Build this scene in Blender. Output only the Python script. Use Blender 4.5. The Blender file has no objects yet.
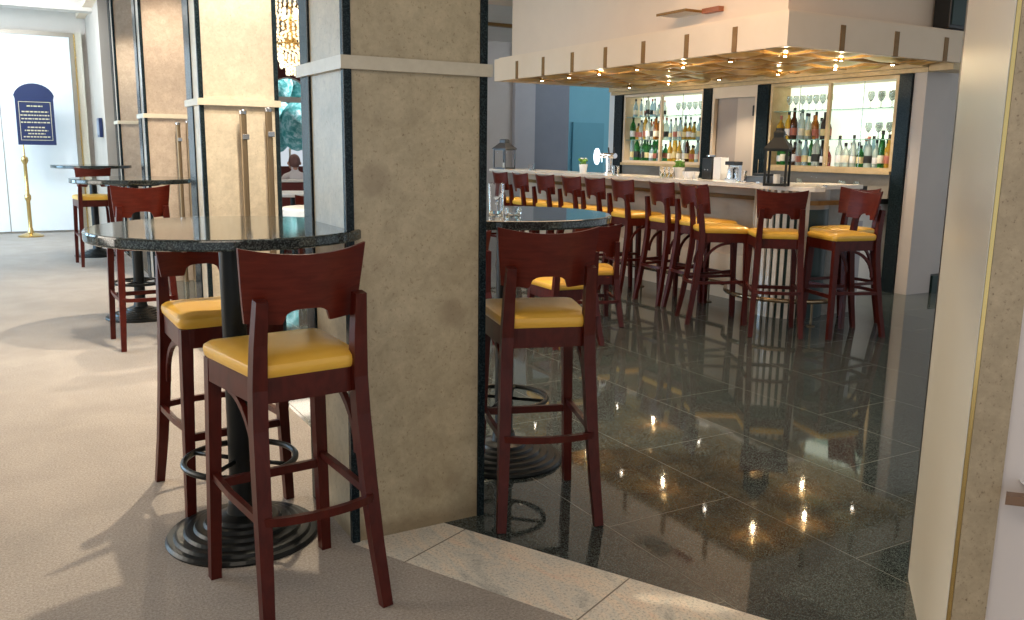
import bpy, bmesh, math, random
from math import sin, cos, pi, radians, atan2, hypot
from mathutils import Vector, Matrix
random.seed(7)
C = bpy.context.scene.collection

# ------------------------------------------------------------------ camera
def cdir(u, v): return Vector(((u-512)/868, -(v-310)/868, -1)).normalized()
AY = cdir(7, 141); AX = cdir(2050, 170); AX = (AX-AY*AX.dot(AY)).normalized(); AZ = AX.cross(AY)
H = 1.38
cam_d = bpy.data.cameras.new('camera'); cam = bpy.data.objects.new('camera', cam_d); C.objects.link(cam)
M4 = Matrix((AX, AY, AZ)).to_4x4(); M4.translation = Vector((0, 0, H)); cam.matrix_world = M4
cam_d.sensor_fit = 'HORIZONTAL'; cam_d.sensor_width = 36; cam_d.lens = 868/1024*36; cam_d.clip_start = .05
bpy.context.scene.camera = cam

# ------------------------------------------------------------------ materials
def nodemat(name):
    m = bpy.data.materials.new(name); m.use_nodes = True
    return m, m.node_tree, m.node_tree.nodes['Principled BSDF']
def mat(name, col, rough=.5, metal=0, emit=None, es=0, trans=0, ior=1.45, coat=0, alpha=1):
    m, t, b = nodemat(name)
    b.inputs['Base Color'].default_value = (*col, 1); b.inputs['Roughness'].default_value = rough
    b.inputs['Metallic'].default_value = metal; b.inputs['Transmission Weight'].default_value = trans
    b.inputs['IOR'].default_value = ior; b.inputs['Coat Weight'].default_value = coat; b.inputs['Alpha'].default_value = alpha
    if emit: b.inputs['Emission Color'].default_value = (*emit, 1); b.inputs['Emission Strength'].default_value = es
    return m
def ramp(t, stops):
    r = t.nodes.new('ShaderNodeValToRGB'); e = r.color_ramp.elements
    while len(e) < len(stops): e.new(.5)
    for k, (p, c) in enumerate(stops): e[k].position = p; e[k].color = (*c, 1)
    return r
def coords(t, scale=(1, 1, 1), kind='Object'):
    tc = t.nodes.new('ShaderNodeTexCoord'); mp = t.nodes.new('ShaderNodeMapping')
    mp.inputs['Scale'].default_value = scale; t.links.new(tc.outputs[kind], mp.inputs['Vector']); return mp.outputs['Vector']
def noise(t, vec, sc, det=6, rough=.6, dist=0):
    n = t.nodes.new('ShaderNodeTexNoise'); n.inputs['Scale'].default_value = sc; n.inputs['Detail'].default_value = det
    n.inputs['Roughness'].default_value = rough; n.inputs['Distortion'].default_value = dist
    t.links.new(vec, n.inputs['Vector']); return n.outputs['Fac']
def mixc(t, fac, a, b, mode='MIX'):
    m = t.nodes.new('ShaderNodeMix'); m.data_type = 'RGBA'; m.blend_type = mode
    for s, k in ((fac, 0), (a, 6), (b, 7)):
        if hasattr(s, 'links'): t.links.new(s, m.inputs[k])
        elif isinstance(s, (int, float)): m.inputs[k].default_value = s
        else: m.inputs[k].default_value = (*s, 1)
    return m.outputs[2]
def bump(t, b, h, st=.2, d=.01):
    n = t.nodes.new('ShaderNodeBump'); n.inputs['Strength'].default_value = st; n.inputs['Distance'].default_value = d
    t.links.new(h, n.inputs['Height']); t.links.new(n.outputs['Normal'], b.inputs['Normal'])
def travertine(name, a, bb, pore, rough=.35, sc=1.0, spots=()):
    m, t, b = nodemat(name); v = coords(t)
    n1 = noise(t, v, 1.7*sc, 8, .6, .6); n2 = noise(t, v, 55*sc, 3, .7)
    c1 = ramp(t, [(.3, a), (.7, bb)]); t.links.new(n1, c1.inputs[0])
    r2 = ramp(t, [(.0, (.8, .8, .8)), (1, (1.12, 1.12, 1.12))]); t.links.new(n2, r2.inputs[0])
    c2 = mixc(t, 1.0, c1.outputs[0], r2.outputs[0], 'MULTIPLY')
    nm = noise(t, v, 14*sc, 6, .75, .4); rm_ = ramp(t, [(.3, (.82, .82, .80)), (.7, (1.1, 1.1, 1.1))]); t.links.new(nm, rm_.inputs[0])
    c2 = mixc(t, 1.0, c2, rm_.outputs[0], 'MULTIPLY')
    vs = coords(t, (1, 1, .75)); n3 = noise(t, vs, 120*sc, 3, .6)
    r3 = ramp(t, [(.60, (0, 0, 0)), (.76, (.9, .9, .9))]); t.links.new(n3, r3.inputs[0])
    # dark wear spots of their own shape
    n4 = noise(t, v, 3.2*sc, 1, .3); r4 = ramp(t, [(.66, (0, 0, 0)), (.78, (.35, .35, .35))]); t.links.new(n4, r4.inputs[0])
    c3 = mixc(t, r4.outputs[0], c2, pore)
    c4 = mixc(t, r3.outputs[0], c3, pore)
    # round brownish water stains and a grimy foot on the stone itself
    for (px, pz, pr, am) in spots:
        sp = t.nodes.new('ShaderNodeTexCoord'); ms = t.nodes.new('ShaderNodeVectorMath'); ms.operation = 'DISTANCE'; ms.inputs[1].default_value = (px, 0, pz)
        ad = t.nodes.new('ShaderNodeVectorMath'); ad.operation = 'ADD'; ns = t.nodes.new('ShaderNodeTexNoise'); ns.inputs['Scale'].default_value = 25
        sc_ = t.nodes.new('ShaderNodeVectorMath'); sc_.operation = 'SCALE'; sc_.inputs['Scale'].default_value = pr*.5
        t.links.new(sp.outputs['Object'], ns.inputs['Vector']); t.links.new(ns.outputs['Color'], sc_.inputs[0]); t.links.new(sc_.outputs[0], ad.inputs[0]); t.links.new(sp.outputs['Object'], ad.inputs[1])
        t.links.new(ad.outputs[0], ms.inputs[0]); rs = ramp(t, [(pr*.75, (am, am, am)), (pr*1.35, (0, 0, 0))]); t.links.new(ms.outputs['Value'], rs.inputs[0])
        c4 = mixc(t, rs.outputs[0], c4, (.24, .18, .115))
    if spots:
        sp = t.nodes.new('ShaderNodeTexCoord'); sx = t.nodes.new('ShaderNodeSeparateXYZ'); t.links.new(sp.outputs['Object'], sx.inputs[0])
        ng = noise(t, v, 16, 4, .7); mg = t.nodes.new('ShaderNodeMath'); mg.operation = 'MULTIPLY_ADD'; mg.inputs[1].default_value = -.06; t.links.new(ng, mg.inputs[0]); t.links.new(sx.outputs['Z'], mg.inputs[2])
        rg = ramp(t, [(.0, (.6, .6, .6)), (.045, (0, 0, 0))]); t.links.new(mg.outputs[0], rg.inputs[0])
        c4 = mixc(t, rg.outputs[0], c4, (.19, .13, .07))
    t.links.new(c4, b.inputs['Base Color']); b.inputs['Roughness'].default_value = rough
    bump(t, b, n3, .15, .002); return m
def granite(name, dark, light, sc=220, rough=.08, tiles=None, joint=(.12, .13, .12), spec=.5):
    m, t, b = nodemat(name); v = coords(t)
    vo = t.nodes.new('ShaderNodeTexVoronoi'); vo.inputs['Scale'].default_value = sc; t.links.new(v, vo.inputs['Vector'])
    sv = t.nodes.new('ShaderNodeSeparateColor'); t.links.new(vo.outputs['Color'], sv.inputs[0]); n = sv.outputs[0]; r = ramp(t, [(.45, dark), (1.0, light)]); t.links.new(n, r.inputs[0]); out = r.outputs[0]
    nb = noise(t, v, 1.3, 4, .6); rb = ramp(t, [(.3, (.8, .8, .8)), (.7, (1.2, 1.2, 1.2))]); t.links.new(nb, rb.inputs[0])
    out = mixc(t, 1.0, out, rb.outputs[0], 'MULTIPLY')
    if tiles:
        br = t.nodes.new('ShaderNodeTexBrick'); tv = coords(t)
        mp = tv.node; mp.inputs['Rotation'].default_value = (0, 0, pi/2)
        t.links.new(tv, br.inputs['Vector']); br.inputs['Scale'].default_value = 1; br.offset = .5
        br.inputs['Brick Width'].default_value = tiles[0]; br.inputs['Row Height'].default_value = tiles[1]
        br.inputs['Mortar Size'].default_value = .002; br.inputs['Mortar Smooth'].default_value = .2
        out = mixc(t, br.outputs['Fac'], out, joint)
        mm = t.nodes.new('ShaderNodeMath'); mm.operation = 'MULTIPLY_ADD'; mm.inputs[1].default_value = .4; mm.inputs[2].default_value = rough
        t.links.new(br.outputs['Fac'], mm.inputs[0]); t.links.new(mm.outputs[0], b.inputs['Roughness'])
    else: b.inputs['Roughness'].default_value = rough
    t.links.new(out, b.inputs['Base Color']); b.inputs['Specular IOR Level'].default_value = spec; return m
def wood(name, a, bb, rough=.25, sc=(1, 1, 1), coat=.3, ns=9):
    m, t, b = nodemat(name); v = coords(t, sc); n = noise(t, v, ns, 6, .6, .8)
    r = ramp(t, [(.3, a), (.7, bb)]); t.links.new(n, r.inputs[0]); t.links.new(r.outputs[0], b.inputs['Base Color'])
    b.inputs['Roughness'].default_value = rough; b.inputs['Coat Weight'].default_value = coat; b.inputs['Coat Roughness'].default_value = .15; b.inputs['Specular IOR Level'].default_value = .25; return m
def noisy(name, a, bb, sc, rough=.6, bs=0, bd=.003, metal=0):
    m, t, b = nodemat(name); v = coords(t); n = noise(t, v, sc, 6, .65)
    r = ramp(t, [(.3, a), (.7, bb)]); t.links.new(n, r.inputs[0]); t.links.new(r.outputs[0], b.inputs['Base Color'])
    b.inputs['Roughness'].default_value = rough; b.inputs['Metallic'].default_value = metal
    if bs: bump(t, b, n, bs, bd)
    return m

K = {}
K['trav'] = travertine('travertine', (.37, .30, .19), (.58, .485, .33), (.20, .14, .075), .34)
K['trav_near'] = travertine('stained_travertine', (.37, .30, .19), (.58, .485, .33), (.20, .14, .075), .34, 1, [(.11, 1.285, .055, .42), (.405, .80, .05, .42), (.27, .17, .04, .35), (.40, .16, .035, .35), (.11, 1.0, .03, .2)])
K['trav_lit'] = travertine('lit_travertine', (.55, .47, .36), (.68, .60, .47), (.40, .31, .20), .28)  # lighter copy of the travertine, lamplight on the column put into its colour
K['trav_pink'] = travertine('pinkish_travertine', (.42, .34, .27), (.56, .46, .37), (.30, .22, .16), .22)
K['band'] = noisy('band_stone', (.55, .49, .38), (.62, .56, .44), 30, .35)
K['granite'] = granite('dark_green_granite', (.005, .010, .013), (.03, .045, .05), 260, .2, spec=.14)
K['gran_top'] = granite('table_granite', (.02, .027, .028), (.10, .13, .125), 260, .07)
K['gran_floor'] = granite('granite_floor_tiles', (.026, .036, .035), (.135, .155, .145), 330, .045, (1.22, .61), (.14, .14, .12), .5)
K['marble'] = None
m, t, b = nodemat('pink_marble'); v = coords(t, (1, .35, 1)); n = noise(t, v, 7, 9, .7, 1.2)
v.node.inputs['Rotation'].default_value = (0, 0, .5)
r = ramp(t, [(.3, (.33, .33, .30)), (.45, (.68, .65, .58)), (.58, (.80, .70, .58)), (.72, (.82, .60, .47))]); t.links.new(n, r.inputs[0])
n2 = noise(t, coords(t), 110, 3, .8); r2 = ramp(t, [(.33, (.55, .55, .55)), (.5, (1.12, 1.12, 1.12))]); t.links.new(n2, r2.inputs[0])
t.links.new(mixc(t, 1.0, r.outputs[0], r2.outputs[0], 'MULTIPLY'), b.inputs['Base Color']); b.inputs['Roughness'].default_value = .3; K['marble'] = m
m, t, b = nodemat('beige_carpet'); v = coords(t); n = noise(t, v, 120, 4, .85); n2 = noise(t, v, 2.5, 5, .6, .4)
r = ramp(t, [(.3, (.21, .18, .155)), (.7, (.55, .49, .43))]); t.links.new(n, r.inputs[0])
r2 = ramp(t, [(.3, (.88, .88, .88)), (.7, (1.08, 1.08, 1.08))]); t.links.new(n2, r2.inputs[0])
t.links.new(mixc(t, 1.0, r.outputs[0], r2.outputs[0], 'MULTIPLY'), b.inputs['Base Color']); b.inputs['Roughness'].default_value = .95
bump(t, b, n, .6, .004); K['carpet'] = m
K['mahog'] = wood('mahogany', (.048, .0055, .003), (.088, .0115, .0065), .33, (3, 3, 1.0), 0)
K['mahog_panel'] = wood('mahogany_veneer', (.075, .009, .005), (.125, .018, .009), .32, (1, 1, 6), .0)
K['leather'] = noisy('yellow_leather', (.78, .43, .055), (.84, .50, .075), 6, .30, .0)
K['iron'] = mat('black_iron', (.012, .014, .014), .32, .4)
K['brass'] = mat('brass', (.62, .43, .17), .25, 1)
K['bronze'] = mat('bronze_tube', (.20, .145, .085), .35, .6)
K['gold'] = mat('gold_strip', (.75, .55, .22), .22, 1)
K['steel'] = mat('steel', (.55, .55, .55), .2, 1)
K['cream'] = noisy('cream_paint', (.74, .585, .42), (.78, .625, .46), 3, .55)
K['bulk'] = noisy('bulkhead_plaster', (.70, .56, .43), (.74, .60, .46), 2, .7)
K['lightwood'] = wood('light_oak', (.52, .38, .20), (.66, .50, .29), .4, (1, 1, 1), .1)
K['beamwood'] = wood('golden_wood', (.42, .24, .08), (.60, .37, .13), .35, (1, 1, 1), .2)
K['notch'] = wood('beam_end_wood', (.20, .105, .03), (.27, .15, .05), .45, (1, 1, 1), 0)
m, t, b = nodemat('brushed_brass_sheet'); v = coords(t); n = noise(t, v, 2.5, 3, .5, .5)
r = ramp(t, [(.3, (.62, .36, .09)), (.7, (.86, .56, .18))]); t.links.new(n, r.inputs[0]); t.links.new(r.outputs[0], b.inputs['Base Color'])
b.inputs['Metallic'].default_value = .45; b.inputs['Roughness'].default_value = .3; bump(t, b, n, .25, .05); K['sheet'] = m
K['white'] = noisy('white_paint', (.80, .80, .78), (.84, .84, .82), 3, .5)
K['wallbeige'] = noisy('beige_wall', (.60, .53, .46), (.65, .58, .50), 2, .7)
K['wallmauve'] = noisy('mauve_wall', (.52, .46, .42), (.56, .50, .46), 2, .6)
K['wallgrey'] = noisy('grey_wall', (.40, .38, .40), (.44, .42, .43), 2, .6)
K['bluegrey'] = noisy('blue_grey_wall', (.20, .21, .25), (.23, .24, .28), 2, .6)
K['cyan'] = noisy('sky_blue_wall', (.19, .47, .57), (.21, .50, .61), 2, .6)
K['cyan2'] = noisy('deep_sky_blue', (.13, .36, .46), (.14, .39, .49), 2, .6)
K['ceil'] = noisy('ceiling_paint', (.66, .60, .55), (.72, .66, .60), 2, .7)
K['darkred'] = noisy('dark_red_wall', (.10, .012, .012), (.13, .02, .018), 3, .5)
K['jambgrey'] = mat('grey_jamb', (.30, .25, .19), .35, .3)
K['panelwood'] = wood('bar_front_wood', (.60, .45, .32), (.72, .57, .43), .4, (1, .3, 1), .1)
K['greywood'] = wood('grey_bar_wood', (.26, .235, .20), (.36, .33, .29), .4, (1, .3, 1), .1)
K['countertop'] = noisy('cream_counter_stone', (.66, .60, .52), (.74, .69, .61), 40, .15)
K['black'] = mat('black_plastic', (.015, .016, .017), .35)
K['darkgreen'] = mat('dark_green_paint', (.008, .03, .024), .4)
K['navy'] = mat('navy_board', (.012, .022, .075), .4)
K['glass'] = mat('clear_glass', (1, 1, 1), .02, 0, trans=1, ior=1.3)
K['pane'] = mat('pane_glass', (1, 1, 1), .0, 0, trans=1, ior=1.02)
K['glowback'] = mat('backlit_panel', (.9, 1, .9), .5, emit=(.93, 1, .82), es=.72)
K['glassgreen'] = mat('glass_shelf_edge', (.45, .75, .66), .05, 0, trans=.6)
K['chrome'] = mat('chrome', (.8, .8, .8), .08, 1)
K['leaf'] = mat('green_leaf', (.14, .32, .05), .5)
K['skin'] = mat('skin', (.45, .26, .2), .5)
K['hair'] = mat('grey_brown_hair', (.16, .09, .09), .7)
K['shirt'] = mat('pale_shirt', (.62, .62, .68), .8)
K['glowwarm'] = mat('warm_bulb', (1, .85, .6), .4, emit=(1, .8, .5), es=9)
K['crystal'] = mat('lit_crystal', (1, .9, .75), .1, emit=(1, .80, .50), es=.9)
K['lampglow'] = mat('downlight_glow', (1, 1, 1), .4, emit=(1, .93, .8), es=45)
K['foliage'] = None
m, t, b = nodemat('outdoor_foliage'); v = coords(t); n = noise(t, v, 6, 6, .7, .5)
r = ramp(t, [(.38, (.06, .35, .34)), (.5, (.25, .62, .62)), (.62, (.8, .98, 1))]); t.links.new(n, r.inputs[0]); t.links.new(r.outputs[0], b.inputs['Base Color'])
b.inputs['Roughness'].default_value = .9; bump(t, b, n, 1, .1); K['foliage'] = m
K['floorgold'] = mat('gold_lettering', (.62, .55, .35), .4, .3)
K['tapblue'] = mat('tap_disc', (.9, .95, 1), .3, emit=(.8, .9, 1), es=1.6)
K['pinkpanel'] = noisy('pink_white_panel', (.74, .67, .64), (.78, .71, .67), 1.5, .35)
K['glosspanel'] = noisy('glossy_ivory_panel', (.66, .62, .53), (.70, .66, .57), 1.5, .28)
K['candle'] = mat('candle_wax', (.85, .8, .7), .5)

# ------------------------------------------------------------------ mesh helpers
class MB:
    def __init__(s): s.bm = bmesh.new()
    def _mx(s, vs, mx):
        if mx is not None: bmesh.ops.transform(s.bm, matrix=mx, verts=vs)
    def box(s, x0, x1, y0, y1, z0, z1, mx=None, bev=0):
        x0, x1 = min(x0, x1), max(x0, x1); y0, y1 = min(y0, y1), max(y0, y1); z0, z1 = min(z0, z1), max(z0, z1)
        r = bmesh.ops.create_cube(s.bm, size=1); vs = r['verts']
        for v in vs: v.co = Vector((x0+(v.co.x+.5)*(x1-x0), y0+(v.co.y+.5)*(y1-y0), z0+(v.co.z+.5)*(z1-z0)))
        if bev:
            es = list({e for v in vs for e in v.link_edges})
            r = bmesh.ops.bevel(s.bm, geom=es, offset=bev, segments=2, affect='EDGES', profile=.5)
            vs = list({v for f in r['faces'] for v in f.verts} | {v for v in vs if v.is_valid})
        s._mx(vs, mx); return s
    def sweep(s, pts, hw, hd=None, up=None, closed=False, caps=True, seg=0):
        # rectangular (seg=0) or round tube through pts; hw/hd scalars or lists
        pts = [Vector(p) for p in pts]; n = len(pts); rings = []
        hd = hw if hd is None else hd
        prevu = Vector(up) if up else None
        for i, p in enumerate(pts):
            if closed: tg = (pts[(i+1) % n]-pts[i-1]).normalized()
            else: tg = (pts[min(i+1, n-1)]-pts[max(i-1, 0)]).normalized()
            u0 = prevu if prevu is not None else (Vector((0, 0, 1)) if abs(tg.z) < .9 else Vector((1, 0, 0)))
            a = (u0-tg*u0.dot(tg)).normalized()
            if not up: prevu = a
            bb = tg.cross(a)
            w = hw[i] if isinstance(hw, (list, tuple)) else hw; d = hd[i] if isinstance(hd, (list, tuple)) else hd
            if seg: ring = [s.bm.verts.new(p+a*cos(2*pi*k/seg)*w+bb*sin(2*pi*k/seg)*d) for k in range(seg)]
            else: ring = [s.bm.verts.new(p+a*sa*w+bb*sb*d) for sa, sb in ((1, 1), (-1, 1), (-1, -1), (1, -1))]
            rings.append(ring)
        m = len(rings[0])
        for i in range(n if closed else n-1):
            A, B = rings[i], rings[(i+1) % n]
            for k in range(m):
                f = s.bm.faces.new((A[k], A[(k+1) % m], B[(k+1) % m], B[k])); f.smooth = bool(seg)
        if caps and not closed:
            s.bm.faces.new(rings[0][::-1]); s.bm.faces.new(rings[-1])
        return s
    def lathe(s, prof, c=(0, 0, 0), seg=32, sx=1, sy=1, mx=None, smooth=True):
        c = Vector(c); rings = []; allv = []
        for r, z in prof:
            if r < 1e-6: ring = [s.bm.verts.new(c+Vector((0, 0, z)))]
            else: ring = [s.bm.verts.new(c+Vector((cos(2*pi*k/seg)*r*sx, sin(2*pi*k/seg)*r*sy, z))) for k in range(seg)]
            rings.append(ring); allv += ring
        for A, B in zip(rings, rings[1:]):
            if len(A) == 1 and len(B) == 1: continue
            for k in range(seg):
                a = A[k % len(A)]; a2 = A[(k+1) % len(A)]; b_ = B[k % len(B)]; b2 = B[(k+1) % len(B)]
                if len(A) == 1: f = s.bm.faces.new((a, b2, b_))
                elif len(B) == 1: f = s.bm.faces.new((a, a2, b_))
                else: f = s.bm.faces.new((a, a2, b2, b_))
                f.smooth = smooth
        if len(rings[0]) > 1: s.bm.faces.new(rings[0][::-1])
        if len(rings[-1]) > 1: s.bm.faces.new(rings[-1])
        s._mx(allv, mx); return s
    def prism(s, outline, z0, z1, mx=None, bev=0):
        a = [s.bm.verts.new((x, y, z0)) for x, y in outline]; b_ = [s.bm.verts.new((x, y, z1)) for x, y in outline]; n = len(a)
        fs = [s.bm.faces.new(a[::-1]), s.bm.faces.new(b_)]
        for k in range(n): fs.append(s.bm.faces.new((a[k], a[(k+1) % n], b_[(k+1) % n], b_[k])))
        s._mx(a+b_, mx)
        if bev:
            es = list({e for f in fs[:2] for e in f.edges})
            bmesh.ops.bevel(s.bm, geom=es, offset=bev, segments=3, affect='EDGES', profile=.5)
        return s
    def sphere(s, c, r, sz=1, seg=12, sx=1, sy=1, mx=None):
        prof = [(r*sin(pi*k/seg), -r*cos(pi*k/seg)*sz) for k in range(seg+1)]
        prof[0] = (0, prof[0][1]); prof[-1] = (0, prof[-1][1]); return s.lathe(prof, c, seg*2, sx, sy, mx)
    def build(s, name, m, parent=None, loc=None, rot=None, sharp=.6):
        bmesh.ops.recalc_face_normals(s.bm, faces=s.bm.faces)
        for e in s.bm.edges:
            if len(e.link_faces) == 2 and e.calc_face_angle(0) > sharp: e.smooth = False
        me = bpy.data.meshes.new(name); s.bm.to_mesh(me); s.bm.free(); o = bpy.data.objects.new(name, me); C.objects.link(o)
        me.materials.append(m if not isinstance(m, str) else K[m])
        if parent: o.parent = parent
        if loc: o.location = loc
        if rot: o.rotation_euler = rot
        return o
def tag(o, label=None, cat=None, group=None, kind=None):
    if label: o['label'] = label
    if cat: o['category'] = cat
    if group: o['group'] = group
    if kind: o['kind'] = kind
    return o
def thing(name, label, cat, loc=(0, 0, 0), rz=0, group=None, rx=0, ry=0):
    o = bpy.data.objects.new(name, None); C.objects.link(o); o.location = loc; o.rotation_euler = (rx, ry, rz); o.empty_display_size = .1
    return tag(o, label, cat, group)
def struct(name, mb, m, label=None, cat=None):
    o = mb.build(name, m); o['kind'] = 'structure'
    if label: o['label'] = label
    if cat: o['category'] = cat
    return o
def kids(o): return [c for c in bpy.data.objects if c.parent == o]
def dup(root, loc, rz, label=None, group=None, name=None):
    def rec(o, par):
        c = o.copy(); C.objects.link(c); c.parent = par
        for k in KID[o.name]: rec(bpy.data.objects[k], c)
        return c
    KID = {}
    def walk(o):
        KID[o.name] = [c.name for c in kids(o)]
        for c in kids(o): walk(c)
    walk(root); r = rec(root, None); r.location = loc; r.rotation_euler = (0, 0, rz)
    if label: r['label'] = label
    if group: r['group'] = group
    return r

# ================================================================== SETTING
HC = 3.3
# floors
struct('floor', MB().prism([(1.2, 2.95), (1.2, 16), (13, 16), (13, -2), (3.81, -2), (1.314, 2.743), (1.2, 2.95)], -.05, 0), 'gran_floor', 'polished dark green granite floor tiles under the bar stools', 'floor')
struct('floor', MB().prism([(-9, -3), (3.9, -3), (.952, 2.743), (1.0, 2.95), (1.2, 2.95), (1.2, 21), (-9, 21)], -.05, 0), 'carpet', 'beige carpet floor of the hall on the left', 'floor')
struct('floor', MB().prism([(.952, 2.743), (3.9, -3), (4.33, -3), (3.81, -2), (1.314, 2.743), (1.2, 2.95), (1.0, 2.95)], -.05, 0), 'marble', 'pink and grey marble threshold strip between carpet and granite', 'floor')
struct('floor', MB().box(1.2, 13, 16, 21, -.05, 0), 'carpet', 'carpet floor of the dining room behind the columns', 'floor')
# marble joints as thin grooves
d = Vector((.465, -.885)); nrm = Vector((-.885, -.465))
jm = mat('joint_dark', (.24, .21, .17), .6)
for q in (.08, .74, 1.40):
    p = Vector((1.314, 2.743))+d*q
    e = p+nrm*.33-d*.02
    struct('trim_1', MB().sweep([(p.x, p.y, .0003), (e.x, e.y, .0003)], .0004, .0025, up=(0, 0, 1)), jm, 'thin dark joint across the marble threshold strip', 'joint')
# ceilings
struct('ceiling', MB().box(-9, 3.2, 3.9, 21, HC, HC+.1), 'ceil', 'pale ceiling above the hall', 'ceiling')
struct('ceiling', MB().box(3.2, 13, -2, 21, 3.7, 3.8), 'ceil', 'pale high ceiling above the bar', 'ceiling')
struct('wall_header', MB().box(3.2, 3.3, 3.9, 21, HC, 3.8), 'ceil', 'plaster step between the two ceiling heights', 'wall')
struct('ceiling', MB().box(-9, 3.2, -3, 3.9, 2.75, 2.85), 'ceil', 'unseen lowered ceiling section shading the floor near the pillar', 'ceiling')  # unseen, set low so its edge keeps hall light off the near carpet
struct('wall_drop', MB().box(-9, 3.2, 3.9, 3.95, 2.75, HC), 'ceil', 'edge of the unseen lowered ceiling section', 'wall')
# hall end wall
YE = 15.2
struct('wall_end', MB().box(-6, -1.0, YE, YE+.15, 0, HC).box(-1.0, 3.0, YE+.03, YE+.15, 0, HC), 'wallbeige', 'beige end wall of the hall', 'wall')
struct('wall_hall', MB().box(1.17, 3.0, 13.1, YE, 0, HC), noisy('warm_beige_wall', (.40, .33, .27), (.44, .37, .30), 2, .7), 'beige side wall behind the farthest column', 'wall')
d1 = struct('door_1', MB().box(-.9, .93, YE-.03, YE+.02, .03, 2.93), 'white', 'wide white door panel at the far end of the hall', 'door')
MB().box(-.93, -.90, YE-.05, YE+.02, 0, 2.97).box(-.055, -.045, YE-.035, YE-.03, .03, 2.9).build('door_edge', 'jambgrey', d1)
MB().box(.935, .985, YE-.10, YE+.02, 0, 2.97).build('door_jamb', 'jambgrey', d1)
MB().box(.987, 1.005, YE-.12, YE+.02, 0, 2.97).build('gold_jamb_strip', 'gold', d1)
MB().box(-1.0, 1.0, YE-.06, YE+.02, 2.93, 2.99).build('door_head', 'jambgrey', d1)
struct('trim_2', MB().box(1.008, 1.10, YE-.10, YE+.02, 0, 3.0), 'band', 'stone trim beside the white door at the hall end', 'trim')
# ceiling beams near the door
struct('trim_3', MB().box(-3.0, 1.17, 13.9, 14.15, 3.17, HC), 'wallbeige', 'ceiling beam across the hall before the white door', 'beam')
struct('trim_4', MB().box(1.05, 1.17, 6.2, 15.2, 3.22, HC), 'cream', 'cream cornice along the hall wall and ceiling', 'cornice')
# hall left wall with windows (outside the frame, lets the daylight in)
w = MB()
for a, b2 in ((3.9, 4.5), (7.4, 8.0), (10.9, 11.5), (14.4, 15.4)): w.box(-4.6, -4.4, a, b2, 0, HC)
w.box(-4.6, -4.4, 3.9, 15.4, 0, .35); w.box(-4.6, -4.4, 3.9, 15.4, 3.0, HC)
struct('wall_left', w, 'wallbeige', 'beige window wall on the left of the hall', 'wall')
# bar area walls
struct('wall_bar', MB().box(7.95, 8.1, 5.55, 10.7, 0, 3.7), 'wallbeige', 'beige wall behind the bar cabinets', 'wall')
struct('wall_right', MB().box(7.64, 8.0, 5.44, 5.575, 0, 3.7), 'wallmauve', 'mauve grey wall end beside the last granite post', 'wall')
struct('wall_right', MB().box(8.0, 13, 5.52, 5.64, 0, 3.7), 'wallmauve', 'mauve wall to the right of the bar', 'wall')
struct('baseboard_right', MB().box(8.01, 13, 5.42, 5.52, 0, .17), 'darkgreen', 'dark green baseboard block beneath the mauve wall', 'baseboard')
# far walls behind the bar's left end
struct('wall_far', MB().box(6.9, 8.35, 14.5, 14.7, 0, 3.7), 'wallmauve', 'mauve grey far wall left of the pale column', 'wall')
struct('wall_far', MB().box(8.72, 9.55, 14.5, 14.7, 0, 3.7), 'bluegrey', 'blue grey far wall between pale column and blue wall', 'wall')
struct('wall_far', MB().box(9.55, 12.8, 14.7, 14.9, 0, 3.7), 'cyan', 'sky blue far wall seen beyond the bar', 'wall')
d2 = struct('door_2', MB().box(9.75, 10.50, 14.64, 14.70, 0, 1.9), 'cyan2', 'plain deep blue door set in the sky blue wall', 'door')
struct('wall_far', MB().box(8.28, 8.72, 14.4, 14.75, 0, 3.7), 'wallgrey', 'pale grey square column against the far wall', 'wall')
MB().box(0, 0.001, 0, .001, 0, .001).bm.free()
struct('trim_5', MB().box(7.70, 7.95, 10.45, 10.62, 0, 2.3), 'white', 'white frame edge left of the bottle cabinets', 'trim')
struct('ceiling', MB().box(3.3, 13, 10.9, 14.5, 3.3, 3.4), 'ceil', 'lower ceiling beyond the end of the bar canopy', 'ceiling')
struct('trim_6', MB().box(3.3, 13, 12.4, 12.5, 3.25, 3.3), 'notch', 'thin brown beam across the ceiling beyond the bar canopy', 'beam')
# dining room
w = MB()
w.box(1.5, 5.05, 20, 20.2, 0, 3.7).box(6.15, 6.9, 20, 20.2, 0, 3.7).box(5.05, 6.15, 20, 20.2, 0, .9)
ar = [(5.6+.5*cos(a), 2.38+.5*sin(a)) for a in [pi*k/16 for k in range(17)]]
ol = [(5.05, 3.7), (5.05, 2.38), (5.1, 2.38)]+ar[::-1][1:-1]+[(6.1, 2.38), (6.15, 2.38), (6.15, 3.7)]
w.prism([(x, z) for x, z in ol], 0, .2, Matrix.Translation((0, 20.2, 0)) @ Matrix.Rotation(pi/2, 4, 'X'))
struct('wall_dining', w, 'darkred', 'dark red wall of the dining room around the arched window', 'wall')
w = MB(); w.sweep([(5.1, 20.05, .9)]+[(x, 20.05, z) for x, z in ar[::-1]]+[(6.1, 20.05, .9)], .03, .04)
w1 = struct('window_1', w, 'white', 'white framed arched window looking onto blue green trees', 'window')
MB().box(5.1, 6.1, 20.03, 20.07, 2.33, 2.45).box(5.58, 5.62, 20.03, 20.07, .9, 1.3).build('transom', 'white', w1)
MB().prism([(5.1, .9)]+[(6.1, .9)]+ar, 0, .01, Matrix.Translation((0, 20.12, 0)) @ Matrix.Rotation(pi/2, 4, 'X')).build('pane', 'pane', w1)
hb = MB()
for k in range(90):
    hb.sphere((random.uniform(3, 9.5), random.uniform(22.2, 23.6), random.uniform(0, 3.6)), random.uniform(.3, .6), 1, 6)
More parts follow.
